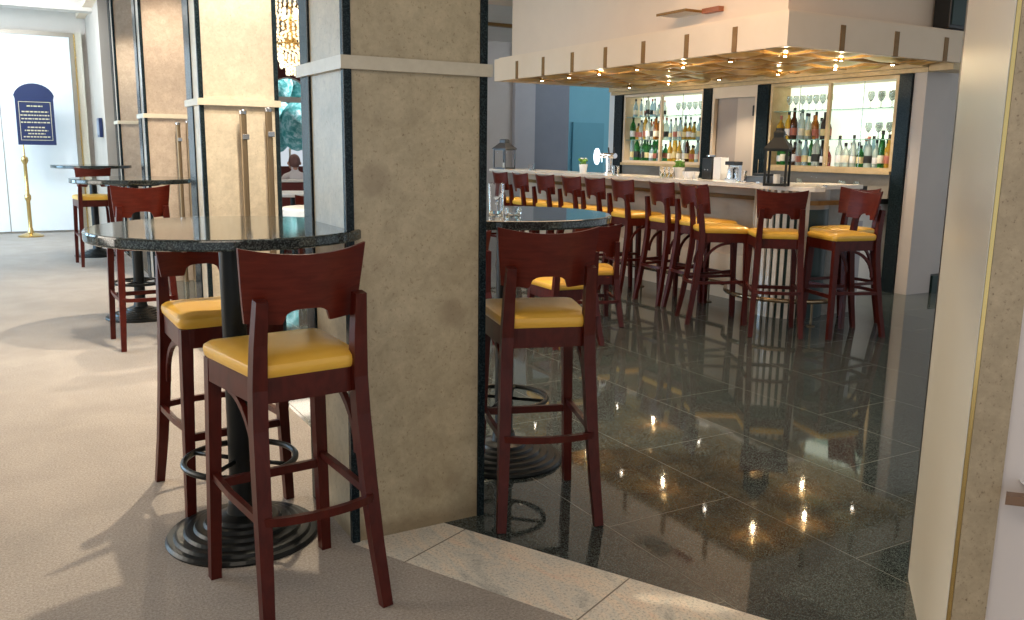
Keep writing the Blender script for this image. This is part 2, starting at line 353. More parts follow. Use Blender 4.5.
tag(hb.build('garden_hedge', 'foliage'), 'blue green foliage outside the arched window', 'foliage', kind='stuff')

# ================================================================== COLUMNS
def column(x0, y0, wx, wy, zt, label, face='trav', sy_=.1):
    t = thing('stone_column', label, 'column', (x0, y0, 0), 0, None)
    g = .0
    MB().box(.005, wx-.005, .005, wy-.005, 0, zt).build('shaft', face, t)
    s = .028   # granite corner posts
    for (a, b2, e) in ((-.004, -.004, s), (wx-s+.004, -.004, s), (-.004, wy-sy_+.004, sy_), (wx-s+.004, wy-sy_+.004, sy_)):
        MB().box(a, a+s, b2, b2+e, 0, zt, bev=.003).build('corner_post', 'granite', t)
    bz0, bz1, p = 1.622, 1.664, .016
    m = MB(); m.box(-p, wx+p, -p, .004, bz0, bz1).box(-p, wx+p, wy-.004, wy+p, bz0, bz1).box(-p, .004, .004, wy-.004, bz0, bz1).box(wx-.004, wx+p, .004, wy-.004, bz0, bz1)
    m.build('band', 'band', t); return t
column(.952, 2.755, .515, .47, 2.8, 'thick travertine pillar with dark granite corners between the two nearest tables', 'trav_near')
col2 = column(1.075, 5.86, .495, .44, HC, 'brightly lit stone column with two bronze tubes, directly behind the nearest granite table', 'trav_lit', .2)
column(1.185, 9.3, .5, .46, HC, 'pinkish stone column, second of the three in the row behind', 'trav_pink', .2)
column(1.29, 12.65, .5, .45, HC-.04, 'farthest stone column, beside the beige hall wall', 'trav_pink', .2)
# bronze tubes in front of the column faces
def tube(x, y, zt, label):
    t = thing('bronze_tube', label, 'tube', (x, y, 0))
    MB().lathe([(.03, 0), (.03, .01), (.022, .012), (.022, zt-.02), (.0, zt-.02)], seg=20).build('pipe', 'bronze', t)
    MB().lathe([(.024, zt-.03), (.026, zt-.01), (.018, zt), (0, zt)], seg=20).build('cap', 'steel', t)
    MB().box(-.012, .03, -.028, .05, zt-.19, zt-.155, bev=.003).build('clip', 'steel', t)
tube(1.322, 5.79, 1.60, 'left bronze tube standing before the brightly lit stone column')
tube(1.485, 5.79, 1.62, 'right bronze tube standing before the brightly lit stone column')
tube(1.475, 9.23, 1.59, 'left bronze tube standing before the pinkish stone column')
tube(1.57, 9.23, 1.61, 'right bronze tube standing before the pinkish stone column')
# small framed picture on hall wall
t = thing('wall_frame', 'small dark frame on the beige wall beside the farthest column', 'frame', (1.16, 13.6, 1.45))
MB().box(-.04, 0, -.18, .18, 0, .26).build('frame', 'navy', t); MB().box(-.045, -.04, -.15, .15, .03, .23).build('picture', K['bluegrey'], t)

# ================================================================== STOOLS
def seat_outline(hf, hr, d, r=.05, n=6):
    cs = [(hf, d/2), (-hf, d/2), (-hr, -d/2), (hr, -d/2)]; out = []
    for i in range(4):
        p = Vector(cs[i]); a = (Vector(cs[i-1])-p).normalized(); b2 = (Vector(cs[(i+1) % 4])-p).normalized()
        for k in range(n+1):
            q = k/n; P0 = p+a*r; P2 = p+b2*r
            out.append(tuple((1-q)**2*P0+2*q*(1-q)*p+q*q*P2))
    return out
def make_seat(o, zb, zt, par):
    bm = MB(); levels = [(.955, zb), (1.0, zb+.012), (1.015, zb+.028), (1.0, zt-.014), (.93, zt-.004), (.7, zt+.003), (.35, zt+.006)]
    rings = [[bm.bm.verts.new((x*s, y*s, z)) for x, y in o] for s, z in levels]; n = len(o)
    for A, B in zip(rings, rings[1:]):
        for k in range(n): f = bm.bm.faces.new((A[k], A[(k+1) % n], B[(k+1) % n], B[k])); f.smooth = True
    bm.bm.faces.new(rings[0][::-1]); f = bm.bm.faces.new(rings[-1]); f.smooth = True
    return bm.build('seat', 'leather', par)
def make_back(zb, zt, W, par, ybase, lean=.05):
    # curved veneer panel with dipped top edge and arched cut-out below
    NX, th = 28, .013; bm = MB().bm; F = []; B = []
    def top(s): return zt-.022*(1-s*s)-.0*s
    def bot(s):
        a = abs(s)
        if a < .36: return zb+.042-.014*(a/.36)**4
        if a < .43: return zb+.028-(a-.36)/.07*.028
        return zb+.010*(a-.43)
    def halfw(z): return W*(.885+.115*min(1, max(0, (z-zb)/(zt-zb)))**.8)
    NZ = 6
    for i in range(NX+1):
        s = -1+2*i/NX; z0, z1 = bot(s), top(s); fc = []; bc = []
        for j in range(NZ+1):
            z = z0+(z1-z0)*j/NZ; x = s*halfw(z); y = ybase-lean*(z-zb)/(zt-zb)+.045*s*s
            fc.append(bm.verts.new((x, y+th/2, z))); bc.append(bm.verts.new((x, y-th/2, z)))
        F.append(fc); B.append(bc)
    for i in range(NX):
        for j in range(NZ):
            f = bm.faces.new((F[i][j], F[i+1][j], F[i+1][j+1], F[i][j+1])); f.smooth = True
            f = bm.faces.new((B[i][j], B[i][j+1], B[i+1][j+1], B[i+1][j])); f.smooth = True
        bm.faces.new((F[i][0], B[i][0], B[i+1][0], F[i+1][0])); bm.faces.new((F[i][NZ], F[i+1][NZ], B[i+1][NZ], B[i][NZ]))
    for L in (0, NX):
        for j in range(NZ): bm.faces.new((F[L][j], F[L][j+1], B[L][j+1], B[L][j]))
    m = MB(); m.bm.free(); m.bm = bm; return m.build('backrest', 'mahog_panel', par)
def make_stool(name, label, cat, SH, BT, PT, fr):
    """SH seat top, BT backrest top, PT post top, fr foot rail height"""
    t = thing(name, label, cat)
    hf, hr, d = .198, .165, .39; o = seat_outline(hf, hr, d)
    make_seat(o, SH-.055, SH, t)
    oi = [(x*.97, y*.97) for x, y in o]; MB().prism(oi, SH-.125, SH-.05).build('seat_frame', 'mahog', t)
    make_back(SH+.095, BT, .188, t, -.182, .035)
    k = SH/.79
    for sx in (-1, 1):
        MB().sweep([(sx*.190, .182, 0), (sx*.168, .165, SH-.055)], [.0165, .021], [.0165, .021], up=(1, 0, 0)).build('leg', 'mahog', t)
        kick = .10 if SH > .6 else .09
        zs = [0, SH*.25, SH*.5, SH*.75, SH-.08, SH+.05, PT]
        ys = [-.185-kick, -.185-kick*.62, -.185-kick*.32, -.185-kick*.08, -.187, -.198, -.217]
        xs = [sx*.185, sx*.173, sx*.164, sx*.157, sx*.153, sx*.150, sx*.146]
        ww = [.0165, .019, .021, .022, .022, .020, .017]
        m = MB().sweep(list(zip(xs, ys, zs)), ww, [w_*.95 for w_ in ww], up=(1, 0, 0)); m.build('leg', 'mahog', t)
    yb = -.185-(.10 if SH > .6 else .09)*(1-fr/SH)*.75
    MB().sweep([(-.172, .172, fr-.02), (.172, .172, fr-.02)], .014, .009, up=(0, 0, 1)).build('stretcher', 'mahog', t)
    for sx in (-1, 1): MB().sweep([(sx*.180, .165, fr+.012), (sx*.182, 0, fr+.004), (sx*.174, yb+.01, fr)], .012, .009, up=(0, 0, 1)).build('stretcher', 'mahog', t)
    pts = [(  .176*cos(a), yb+.01-.055*sin(a), fr) for a in [pi*k2/14 for k2 in range(15)]]
    MB().sweep(pts, .012, .009, up=(0, 0, 1)).build('stretcher', 'mahog', t)
    R_ = .20*k
    for sx in (-1, 1):
        pts = [(sx*.156, -.165+ (1-cos(a))*.21, SH-.13-R_+sin(a)*R_) for a in [pi/2*k2/8 for k2 in range(9)]]
        MB().sweep(pts, .008, .010, up=(1, 0, 0)).build('brace', 'mahog', t)
    return t
def stool_at(x, y, deg, label, group=None, proto=None):
    global first_used
    if not first_used.get(proto.name):
        first_used[proto.name] = True; proto.location = (x, y, 0); proto.rotation_euler = (0, 0, radians(deg)); proto['label'] = label
        if group: proto['group'] = group
        return proto
    return dup(proto, (x, y, 0), radians(deg), label, group)
first_used = {}
S = make_stool('bar_stool', 'stool', 'stool', .79, 1.105, .965, .34)
stool_at(.682, 2.57, 6, 'mahogany bar stool nearest the camera, back turned, at the table left of the pillar', None, S)
stool_at(.655, 3.425, 186, 'mahogany bar stool facing the camera, behind the nearest table', None, S).scale = (1, 1, .98)
stool_at(1.717, 2.80, -18, 'mahogany bar stool standing alone on the granite just right of the pillar', None, S)
stool_at(.745, 6.50, 2, 'mahogany bar stool at the second table of the left row, back towards the camera', None, S)
stool_at(.80, 11.05, 3, 'small looking yellow seated stool before the farthest hall table', None, S)
row = [9.21, 8.73, 8.20, 7.67, 7.24, 6.78, 6.19, 5.77]
names = ['farthest stool along the bar, by the lantern at the counter end', 'second stool from the far end of the bar', 'third stool from the far end of the bar',
         'fourth stool from the far end of the bar', 'fifth stool along the bar, near the small potted plant', 'sixth stool along the bar, near the beer tap',
         'seventh stool along the bar, in front of the stacked glasses', 'stool mostly hidden behind the sideways turned bar stool']
for y, nm in zip(row, names):
    stool_at(5.27, y, -90+random.uniform(-4, 4), 'mahogany '+nm, 'stools along the bar counter', S)
stool_at(4.98, 5.28, -118, 'mahogany bar stool turned sideways near the bar corner, its back on the left', 'stools along the bar counter', S)
stool_at(5.08, 4.78, -38, 'mahogany bar stool with its back to the camera below the big black lantern', 'stools along the bar counter', S)
stool_at(5.46, 4.47, 74, 'rightmost mahogany bar stool, facing left towards the bar corner', 'stools along the bar counter', S)
stool_at(5.84, 4.78, 92, 'mahogany bar stool half hidden behind the rightmost bar stool', 'stools along the bar counter', S)
D = make_stool('dining_chair', 'chair', 'chair', .455, .81, .67, .2)
stool_at(2.72, 5.55, 0, 'low mahogany dining chair with yellow seat, just right of the pillar behind the granite table', 'low chairs beyond the granite table', D)
stool_at(3.42, 5.22, -6, 'low mahogany dining chair seen through the back of the lone stool', 'low chairs beyond the granite table', D)
stool_at(4.02, 5.72, -20, 'low mahogany dining chair farthest right, beyond the round granite table', 'low chairs beyond the granite table', D)

# ================================================================== TABLES
def make_table():
    t = thing('bar_table', 'x', 'table'); Z = 1.108
    MB().lathe([(0, Z-.036), (.440, Z-.036), (.448, Z-.033), (.45, Z-.028), (.45, Z-.007), (.448, Z-.002), (.443, Z), (0, Z)], seg=96).build('table_top', 'gran_top', t, sharp=.25)
    MB().lathe([(.0, Z-.056), (.20, Z-.056), (.20, Z-.037), (0, Z-.037)], seg=32).build('mounting_plate', 'iron', t)
    MB().lathe([(.0, .05), (.041, .05), (.041, Z-.05), (0, Z-.05)], seg=28).build('pole', 'iron', t)
    pr = [(0, 0), (.262, 0), (.265, .008), (.258, .018)]
    r_ = .258; z_ = .018
    for k in range(5):
        r_ -= .026; pr += [(r_+.006, z_+.001), (r_, z_+.012), (r_-.008, z_+.013)]; z_ += .012; r_ -= .008
    pr += [(.055, z_+.012), (.048, z_+.05), (.042, z_+.055), (0, z_+.055)]
    MB().lathe(pr, seg=64, smooth=False).build('base', 'iron', t)
    m = MB(); R_ = .19; zr = .285
    m.sweep([(R_*cos(a), R_*sin(a), zr) for a in [2*pi*k/48 for k in range(48)]], .011, closed=True, seg=10)
    m.build('foot_ring', 'iron', t)
    m = MB()
    for k in range(4):
        a = pi/4+k*pi/2; m.sweep([(.035*cos(a), .035*sin(a), zr), (R_*cos(a), R_*sin(a), zr)], .008, seg=8)
    m.build('ring_spokes', 'iron', t)
    return t
T = make_table(); first_used.pop('bar_table', None)
T['category'] = 'table'
stool_at(.63, 3.014, 0, 'nearest round granite bar table on a stepped black base, left of the pillar', 'round granite bar tables', T)
stool_at(1.838, 3.26, 0, 'round granite bar table right of the pillar, holding a glass tumbler', 'round granite bar tables', T)
stool_at(.83, 7.45, 0, 'second round granite table of the left row, in the middle distance', 'round granite bar tables', T)
stool_at(.87, 11.85, 0, 'farthest round granite table, before the white door', 'round granite bar tables', T)

# tumblers
def make_tumbler(label, loc, r=.036, h=.09):
    t = MB().lathe([(0, 0), (r*.82, 0), (r*.86, .004), (r, h), (r-.0025, h), (r*.80, .012), (0, .012)], seg=28)
    o = t.build('glass_tumbler', 'glass'); o.location = loc; return tag(o, label, 'glass')
make_tumbler('clear glass tumbler standing on the granite table beside the pillar', (1.765, 3.22, 1.109), .037, .125)
t = MB().lathe([(0, 0), (.03, 0), (.034, .004), (.036, .03), (.029, .03), (.027, .01), (0, .01)], seg=24).build('glass_ashtray', 'glass'); t.location = (1.79, 3.12, 1.109)
tag(t, 'small low glass dish in front of the tumbler on the granite table', 'dish')

# ================================================================== BAR
CX, CZ = 5.43, 1.113
bar = thing('bar_counter', 'long wooden bar counter with cream stone top and brown front rail', 'bar', (0, 0, 0))
MB().prism([(CX, 5.50), (CX-.07, 5.34), (CX-.09, 4.80), (CX-.05, 4.70), (CX+.03, 4.67), (CX+.12, 4.74), (5.76, 5.03), (6.36, 5.04), (6.36, 5.4), (6.0, 5.6), (6.0, 10.1), (CX, 10.1)][::-1], CZ-.035, CZ, bev=.004).build('counter_top', 'countertop', bar)
MB().box(5.87, 5.93, 5.45, 10.05, .0, CZ-.035).build('front_panel', 'panelwood', bar)
MB().box(5.845, 5.87, 5.55, 10.05, 0, .42).build('kick_panel', 'cream', bar)
MB().box(5.78, 6.35, 5.06, 5.12, 0, CZ-.035).build('end_panel', 'greywood', bar)
MB().box(6.35, 6.42, 5.06, 6.5, 0, .80).build('end_return', 'wallgrey', bar)
MB().sweep([(5.80, 10.0, .97), (5.80, 5.62, .97), (5.62, 5.06, .97), (5.74, 4.99, .97), (6.3, 4.99, .97)], .018, .018, seg=0, up=(0, 0, 1)).build('hand_rail', 'notch', bar)
m = MB(); DC = (5.80, 5.30)
m.lathe([(0, 0), (.30, 0), (.30, CZ-.036), (0, CZ-.036)], (DC[0], DC[1], 0), 40).build('corner_drum', K['greywood'], bar)
sl = MB()
for k in range(10):
    a = radians(150)+k*radians(95)/9; p = (DC[0]+.31*cos(a), DC[1]+.31*sin(a))
    sl.box(-.016, .016, -.012, .012, .0, CZ-.04, Matrix.Translation((p[0], p[1], 0)) @ Matrix.Rotation(a+pi/2, 4, 'Z'))
sl.build('corner_slats', K['countertop'], bar)
MB().lathe([(0, .0), (.302, .0), (.302, CZ-.2), (0, CZ-.2)], (DC[0], DC[1], 0.001), 40).build('drum_lining', K['darkgreen'], bar)
fr = thing('foot_rail', 'brass foot rail running along the bar and round its corner', 'rail', (0, 0, 0))
pts = [(5.55, 10.0, .2), (5.55, 5.78, .2)]
arc = [(DC[0]-.1+.5*cos(a), DC[1]-.08+.5*sin(a), .2) for a in [radians(140+k*12) for k in range(12)]]
K['railbronze'] = mat('polished_bronze', (.42, .30, .18), .25, .85)
MB().sweep(pts+arc, .019, seg=12).build('pipe', 'railbronze', fr)
m = MB()
for y in (9.4, 8.2, 7.0, 6.0): m.lathe([(.0, 0), (.035, 0), (.035, .008), (.010, .012), (.010, .19), (0, .19)], (5.55, y, 0), 16)
for k in (4, 9): m.lathe([(.0, 0), (.035, 0), (.035, .008), (.010, .012), (.010, .19), (0, .19)], (arc[k][0], arc[k][1], 0), 16)
m.build('rail_posts', 'bronze', fr)

# canopy ---------------------------------------------------------------
cn = thing('bar_canopy', 'cream canopy box above the bar with golden wooden coffers and beam ends', 'canopy', (0, 0, 0))
X0, X1, Y0, Y1, Z0, Z1 = 5.40, 7.62, 5.106, 9.93, 2.205, 2.47
MB().box(X0, X0+.04, Y0, Y1, Z0, Z1).box(X0+.04, X1, Y0, Y0+.04, Z0, Z1).box(X0+.04, X1+.3, Y1-.04, Y1, Z0, Z1).build('fascia', 'cream', cn)
MB().box(5.60, 7.95, 5.31, 9.84, Z1+.02, 3.7).build('bulkhead', 'bulk', cn)
MB().box(X0+.04, X1+.3, Y0+.04, Y1-.04, Z1-.02, Z1+.02).build('canopy_top', 'cream', cn)
yb = [9.36, 8.76, 8.16, 7.548, 6.925, 6.30, 5.69]; xb = [6.03, 6.71, 7.39]
for y in yb:
    MB().box(X0-.006, X0+.03, y-.028, y+.028, Z0+.0, Z0+.205).build('beam_end', 'notch', cn)
for x in xb:
    MB().box(x-.028, x+.028, Y0-.006, Y0+.03, Z0+.0, Z0+.205).build('beam_end', 'notch', cn)
m = MB()
for y in yb: m.box(X0+.04, X1, y-.022, y+.022, Z0+.012, Z0+.10)
for x in xb: m.box(x-.024, x+.024, Y0+.04, Y1-.04, Z0+.013, Z0+.10)
m.box(X0+.04, X0+.10, Y0+.04, Y1-.04, Z0+.004, Z0+.08); m.box(X0+.1, X1, Y0+.04, Y0+.10, Z0+.004, Z0+.08)
m.build('coffer_beams', 'beamwood', cn)
MB().box(X1-.02, 8.02, Y0+.05, Y0+.30, Z0-.055, Z0+.02).build('end_board', 'lightwood', cn)
# sagging brass sheets, one pillow per coffer
ys_ = [Y0+.04]+yb[::-1]+[Y1-.04]; xs_ = [X0+.04]+xb+[X1]
bm = MB(); N = 6
for i in range(len(xs_)-1):
    for j in range(len(ys_)-1):
        a0, a1, b0, b1 = xs_[i], xs_[i+1], ys_[j], ys_[j+1]
        g = [[bm.bm.verts.new((a0+(a1-a0)*p/N, b0+(b1-b0)*q/N, Z0+.075-.085*sin(pi*p/N)**.8*sin(pi*q/N)**.8 if 0 < p < N and 0 < q < N else Z0+.075)) for q in range(N+1)] for p in range(N+1)]
        for p in range(N):
            for q in range(N): f = bm.bm.faces.new((g[p][q], g[p+1][q], g[p+1][q+1], g[p][q+1])); f.smooth = True
bm.build('coffer_sheets', 'sheet', cn)
MB().box(X1-.02, 7.70, Y0+.305, 10.45, Z0-.06, Z0+.06).box(X1-.10, X1-.021, Y0+.305, 10.4, Z0-.02, Z0+.05).build('cornice', 'lightwood', cn)
# downlights
def spot(name, loc, tgt, power, size, col=(1, .86, .66), blend=.6, r=.03):
    l = bpy.data.lights.new(name, 'SPOT'); l.energy = power; l.spot_size = radians(size); l.spot_blend = blend; l.color = col; l.shadow_soft_size = r
    o = bpy.data.objects.new(name, l); C.objects.link(o); o.location = loc
    o.rotation_euler = (Vector(tgt)-Vector(loc)).to_track_quat('-Z', 'Y').to_euler(); return o
rows = [('front', [(5.88, 5.57), (5.85, 6.2), (5.88, 6.9), (5.70, 7.4), (5.72, 8.1), (5.72, 8.7), (5.72, 9.3)]), ('back', [(7.17, 6.13), (7.2, 6.9), (7.2, 7.8), (7.2, 8.7), (7.2, 9.5)]), ('side', [(6.55, 5.54), (7.2, 5.5)])]
lit = [(5.88, 5.57), (5.88, 6.9), (5.72, 8.1), (7.2, 8.7), (7.17, 6.13), (6.55, 5.54), (7.2, 6.9)]
ORD = ['first', 'second', 'third', 'fourth', 'fifth', 'sixth', 'seventh', 'eighth', 'ninth', 'tenth', 'eleventh']
for nm, ps in rows:
    for k, (x, y) in enumerate(ps):
        o = MB().lathe([(0, .03), (.026, .03), (.03, 0), (.022, -.003), (.016, .001), (0, .001)], seg=16).build('downlight', 'brass'); o.location = (x, y, Z0-.012)
        tag(o, 'small brass downlight, %s from the right in the %s row under the canopy' % (ORD[k], nm), 'light', 'downlights under the canopy')
        MB().lathe([(0, -.002), (.012, -.002), (.012, -.006), (0, -.006)], seg=12).build('bulb', 'lampglow', o)
        if k % 2 == 0: spot('canopy_spot', (x, y, Z0-.03), (x, y, 0), 40, 110, r=.013)
        if (x, y) in lit:
            l = bpy.data.lights.new('canopy_bulb', 'POINT'); l.energy = 1.8; l.color = (1, .78, .46); l.shadow_soft_size = .012
            q = bpy.data.objects.new('canopy_bulb', l); C.objects.link(q); q.location = (x, y, Z0-.06)
# panel on the bulkhead
t = thing('ceiling_shelf', 'thin white panel with brown edges jutting from the canopy bulkhead', 'panel', (5.35, 6.28, 2.61))
MB().box(.012, .25, .012, .40, 0, .014).build('panel', 'white', t)
MB().box(0, .012, 0, .41, -.004, .018).box(.012, .25, 0, .012, -.004, .018).build('brown_edge', 'notch', t)
MB().box(.19, .25, -.22, .0, -.012, .03).build('bracket', mat('red_brown_wood', (.34, .12, .06), .5), t)
# loudspeaker top right
t = thing('loudspeaker', 'black loudspeaker on top of the canopy at the upper right', 'speaker', (7.43, 5.12, 2.50))
MB().box(0, .52, 0, .17, 0, .5, bev=.01).build('cabinet', 'black', t); MB().box(.02, .50, -.008, 0, .03, .47).build('grille', 'darkgreen', t)
MB().box(.1, .32, .04, .14, -.008, 0).build('foot_plate', 'black', t)

# back bar -------------------------------------------------------------
XB = 7.633
bb = thing('back_bar', 'beige back bar base with pale worktop beneath the lit cabinets', 'counter', (0, 0, 0))
MB().box(7.05, XB+.3, 5.8, 10.19, 0, .88).build('base_cabinet', 'white', bb)
MB().box(7.02, XB+.3, 5.76, 10.19, .88, .93).build('worktop', 'black', bb)
MB().box(XB+.02, 7.94, 5.76, 7.60, .93, 1.165).box(XB+.02, 7.94, 8.375, 10.2, .93, 1.165).build('backsplash', 'greywood', bb)
posts = [(10.20, 10.38, 'first dark granite post left of the bottle cabinets'), (8.375, 8.52, 'dark granite post right of the left pair of cabinets'),
         (7.42, 7.60, 'dark granite post left of the right pair of cabinets, behind the lantern'), (5.58, 5.72, 'dark granite post ending the bar wall on the right')]
for a, b2, l in posts:
    tag(MB().box(XB-.02, XB+.018, a, b2, .0 if (a < 6 or a > 10) else .932, 2.14).build('granite_post', 'granite'), l, 'post')
def cabinet(ya, yb_, label, ns, left):
    t = thing('bottle_cabinet', label, 'cabinet', (XB, ya, 1.2)); w_ = yb_-ya; h = .94; fw = .035
    m = MB(); m.box(0, .29, 0, fw, 0, h).box(0, .29, w_-fw, w_, 0, h).box(0, .29, fw, w_-fw, 0, fw).box(0, .29, fw, w_-fw, h-fw, h)
    mid = w_/2; m.box(-.005, .03, mid-.018, mid+.018, fw, h-fw); m.build('frame', 'lightwood' if not left else 'cream', t)
    MB().box(.285, .295, fw, w_-fw, fw, h-fw).build('lit_back', 'glowback', t)
    for k in range(1, ns): MB().box(.03, .28, fw, w_-fw, h*k/ns, h*k/ns+.008).build('glass_shelf', 'glassgreen', t)
    for q in (.25, .75): MB().box(.02, .026, w_*q-.003, w_*q+.003, fw, h-fw).build('glass_edge', 'steel', t)
    MB().box(-.03, 0, -.0, w_, -.03, 0.004).build('sill', 'lightwood', t)
    return t
cabinet(8.53, 10.18, 'lit bottle cabinet on the left, between two dark granite posts', 3, True)
cabinet(5.735, 7.41, 'lit bottle cabinet on the right, behind the big black lantern', 3, False)
t = thing('pass_through', 'beige alcove with pale frame between the two lit cabinets', 'alcove', (XB, 7.61, .935))
MB().box(0, .05, 0, .04, 0, 1.22).box(0, .05, .72, .76, 0, 1.22).box(0, .05, .04, .72, 1.08, 1.22).build('frame', 'cream', t)
MB().box(.06, .30, .38, .72, 0, 1.08).build('left_lining', noisy('taupe_lining', (.34, .27, .22), (.37, .30, .25), 2, .5), t); MB().box(.06, .30, .04, .38, 0, 1.08).build('right_lining', noisy('sand_lining', (.50, .40, .31), (.53, .43, .34), 2, .5), t)
MB().box(.03, .06, .06, .10, .86, .98).build('switch_box', 'black', t)
cabtop = None

# bottles
cols = {'green': (.03, .22, .05), 'amber': (.55, .20, .03), 'brown': (.10, .03, .01), 'clear': (.75, .85, .8), 'gold': (.75, .45, .06), 'red': (.35, .02, .02), 'blueclear': (.5, .7, .8), 'black': (.02, .02, .02)}
BM = {k: mat('bottle_'+k, c, .08, 0, trans=.55 if k not in ('black',) else 0) for k, c in cols.items()}
LM = [mat('label_cream', (.85, .8, .65), .6), mat('label_white', (.85, .85, .85), .6), mat('label_yellow', (.78, .66, .35), .6), mat('label_red', (.42, .14, .10), .6), mat('label_black', (.03, .03, .03), .6)]
shapes = [[(0, 0), (.036, 0), (.038, .01), (.038, .17), (.03, .20), (.014, .23), (.013, .29), (.0, .29)],
          [(0, 0), (.034, 0), (.036, .01), (.037, .14), (.034, .18), (.016, .22), (.014, .30), (.0, .30)],
          [(0, 0), (.042, 0), (.044, .01), (.044, .12), (.03, .16), (.015, .18), (.014, .23), (.0, .23)],
          [(0, 0), (.028, 0), (.03, .01), (.03, .19), (.024, .24), (.012, .27), (.011, .33), (0, .33)]]
proto = {}
cnt = {}
def bottle(loc, ck, si, li, s, where, grp, ordn):
    key = (ck, si, li)
    lab = '%s %s bottle, %s from right, %s' % ({'green': 'green glass', 'amber': 'amber spirit', 'brown': 'dark brown', 'clear': 'clear glass', 'gold': 'golden liquor', 'red': 'dark red', 'blueclear': 'pale blue glass', 'black': 'black'}[ck], ['straight', 'tapered', 'squat', 'slender'][si], ordn, where)
    if key not in proto:
        t = thing('liquor_bottle', lab, 'bottle', loc, 0)
        bo = MB().lathe(shapes[si], seg=14).build('body', BM[ck], t)
        r_ = shapes[si][2][0]; MB().lathe([(r_+.001, .04), (r_+.0015, .042), (r_+.0015, .11), (r_+.001, .112)], seg=14).build('paper_label', LM[li], bo)
        zt = shapes[si][-1][1]; MB().lathe([(0, zt-.03), (.0155, zt-.03), (.0155, zt+.008), (0, zt+.008)], seg=12).build('cap', LM[4] if li != 4 else LM[3], t)
        proto[key] = t
    else: t = dup(proto[key], loc, 0, lab)
    t.scale = (s, s, s); t['group'] = grp; return t
def shelf_fill(y0, y1, z, n, where, ckeys, smin=.9, smax=1.15):
    for k in range(n-1):
        y = y0+(y1-y0)*(k+1)/n+random.uniform(-.008, .008)
        bottle((XB+random.uniform(.225, .235), y, z), random.choice(['clear', 'blueclear', 'clear']+ckeys), random.randrange(4), random.randrange(5), random.uniform(smin, smax)*.95, 'back row, '+where, 'bottles on the '+where, ORD[k])
    for k in range(n):
        y = y0+(y1-y0)*(k+.5)/n+random.uniform(-.008, .008)
        bottle((XB+random.uniform(.08, .12), y, z), random.choice(ckeys), random.randrange(4), random.randrange(5), random.uniform(smin, smax), 'front row, '+where, 'bottles on the '+where, ORD[k])
zb = 1.2; hh = .94
# left cabinet: left bay is at high y
shelf_fill(9.42, 10.10, zb+.036, 8, 'bottom shelf, far left bay', ['green', 'green', 'clear', 'green', 'blueclear'])
shelf_fill(9.42, 10.10, zb+hh/3+.009, 8, 'middle shelf, far left bay', ['amber', 'brown', 'clear', 'gold', 'green', 'clear'])
shelf_fill(8.58, 9.28, zb+.036, 8, 'bottom shelf, second bay', ['amber', 'gold', 'clear', 'brown', 'blueclear'])
shelf_fill(8.58, 9.28, zb+hh/3+.009, 8, 'middle shelf, second bay', ['clear', 'blueclear', 'clear', 'gold'], .75, .95)
shelf_fill(6.66, 7.35, zb+.036, 9, 'bottom shelf, third bay', ['brown', 'green', 'clear', 'red', 'green', 'black', 'clear', 'blueclear'])
shelf_fill(6.66, 7.35, zb+hh/3+.009, 7, 'middle shelf, third bay', ['gold', 'black', 'amber', 'brown', 'clear'])
shelf_fill(5.80, 6.50, zb+.036, 8, 'bottom shelf, far right bay', ['clear', 'green', 'gold', 'clear', 'blueclear', 'clear'])
shelf_fill(9.42, 10.1, zb+2*hh/3+.009, 5, 'top shelf, far left bay', ['clear', 'blueclear', 'brown'], .7, .9)
# stemware
gp = None
K['stem'] = mat('stemware_glass', (.8, .86, .84), .05, 0, trans=.85, ior=1.5)
def goblet(loc, lab, grp):
    global gp
    if gp is None:
        o = MB().lathe([(0, 0), (.032, 0), (.03, .004), (.004, .01), (.004, .07), (.02, .085), (.034, .12), (.030, .17), (.028, .17), (.031, .12), (.016, .09), (0, .085)], seg=14).build('wine_glass', 'stem'); gp = o
        tag(o, lab, 'glass', grp)
    else: o = gp.copy(); C.objects.link(o); o['label'] = lab; o['group'] = grp
    o.location = loc; return o
for k in range(7): goblet((XB+.14, 6.68+k*.095, zb+2*hh/3+.009), 'stemmed glass, %s from right on the top shelf of the third bay' % ORD[k], 'stemmed glasses in the third bay')
for z in (1, 2):
    for k in range(5): goblet((XB+.12+.07*(k % 2), 5.88+k*.065, zb+z*hh/3+.009), 'stemmed glass, %s from right on the %s shelf of the far right bay' % (ORD[k], 'middle' if z == 1 else 'top'), 'stemmed glasses in the far right bay')
for k in range(6): goblet((XB+.14, 8.62+k*.11, zb+2*hh/3+.009), 'stemmed glass, %s from right on the top shelf of the second bay' % ORD[k], 'stemmed glasses in the second bay')
for k, (x, y) in enumerate(((7.2, 5.95), (7.28, 5.85), (7.35, 6.1), (7.3, 6.6), (7.2, 6.75))): goblet((x, y, .932), 'wine glass, %s of those standing on the black worktop near the last granite post' % ORD[k], 'wine glasses on the back worktop')

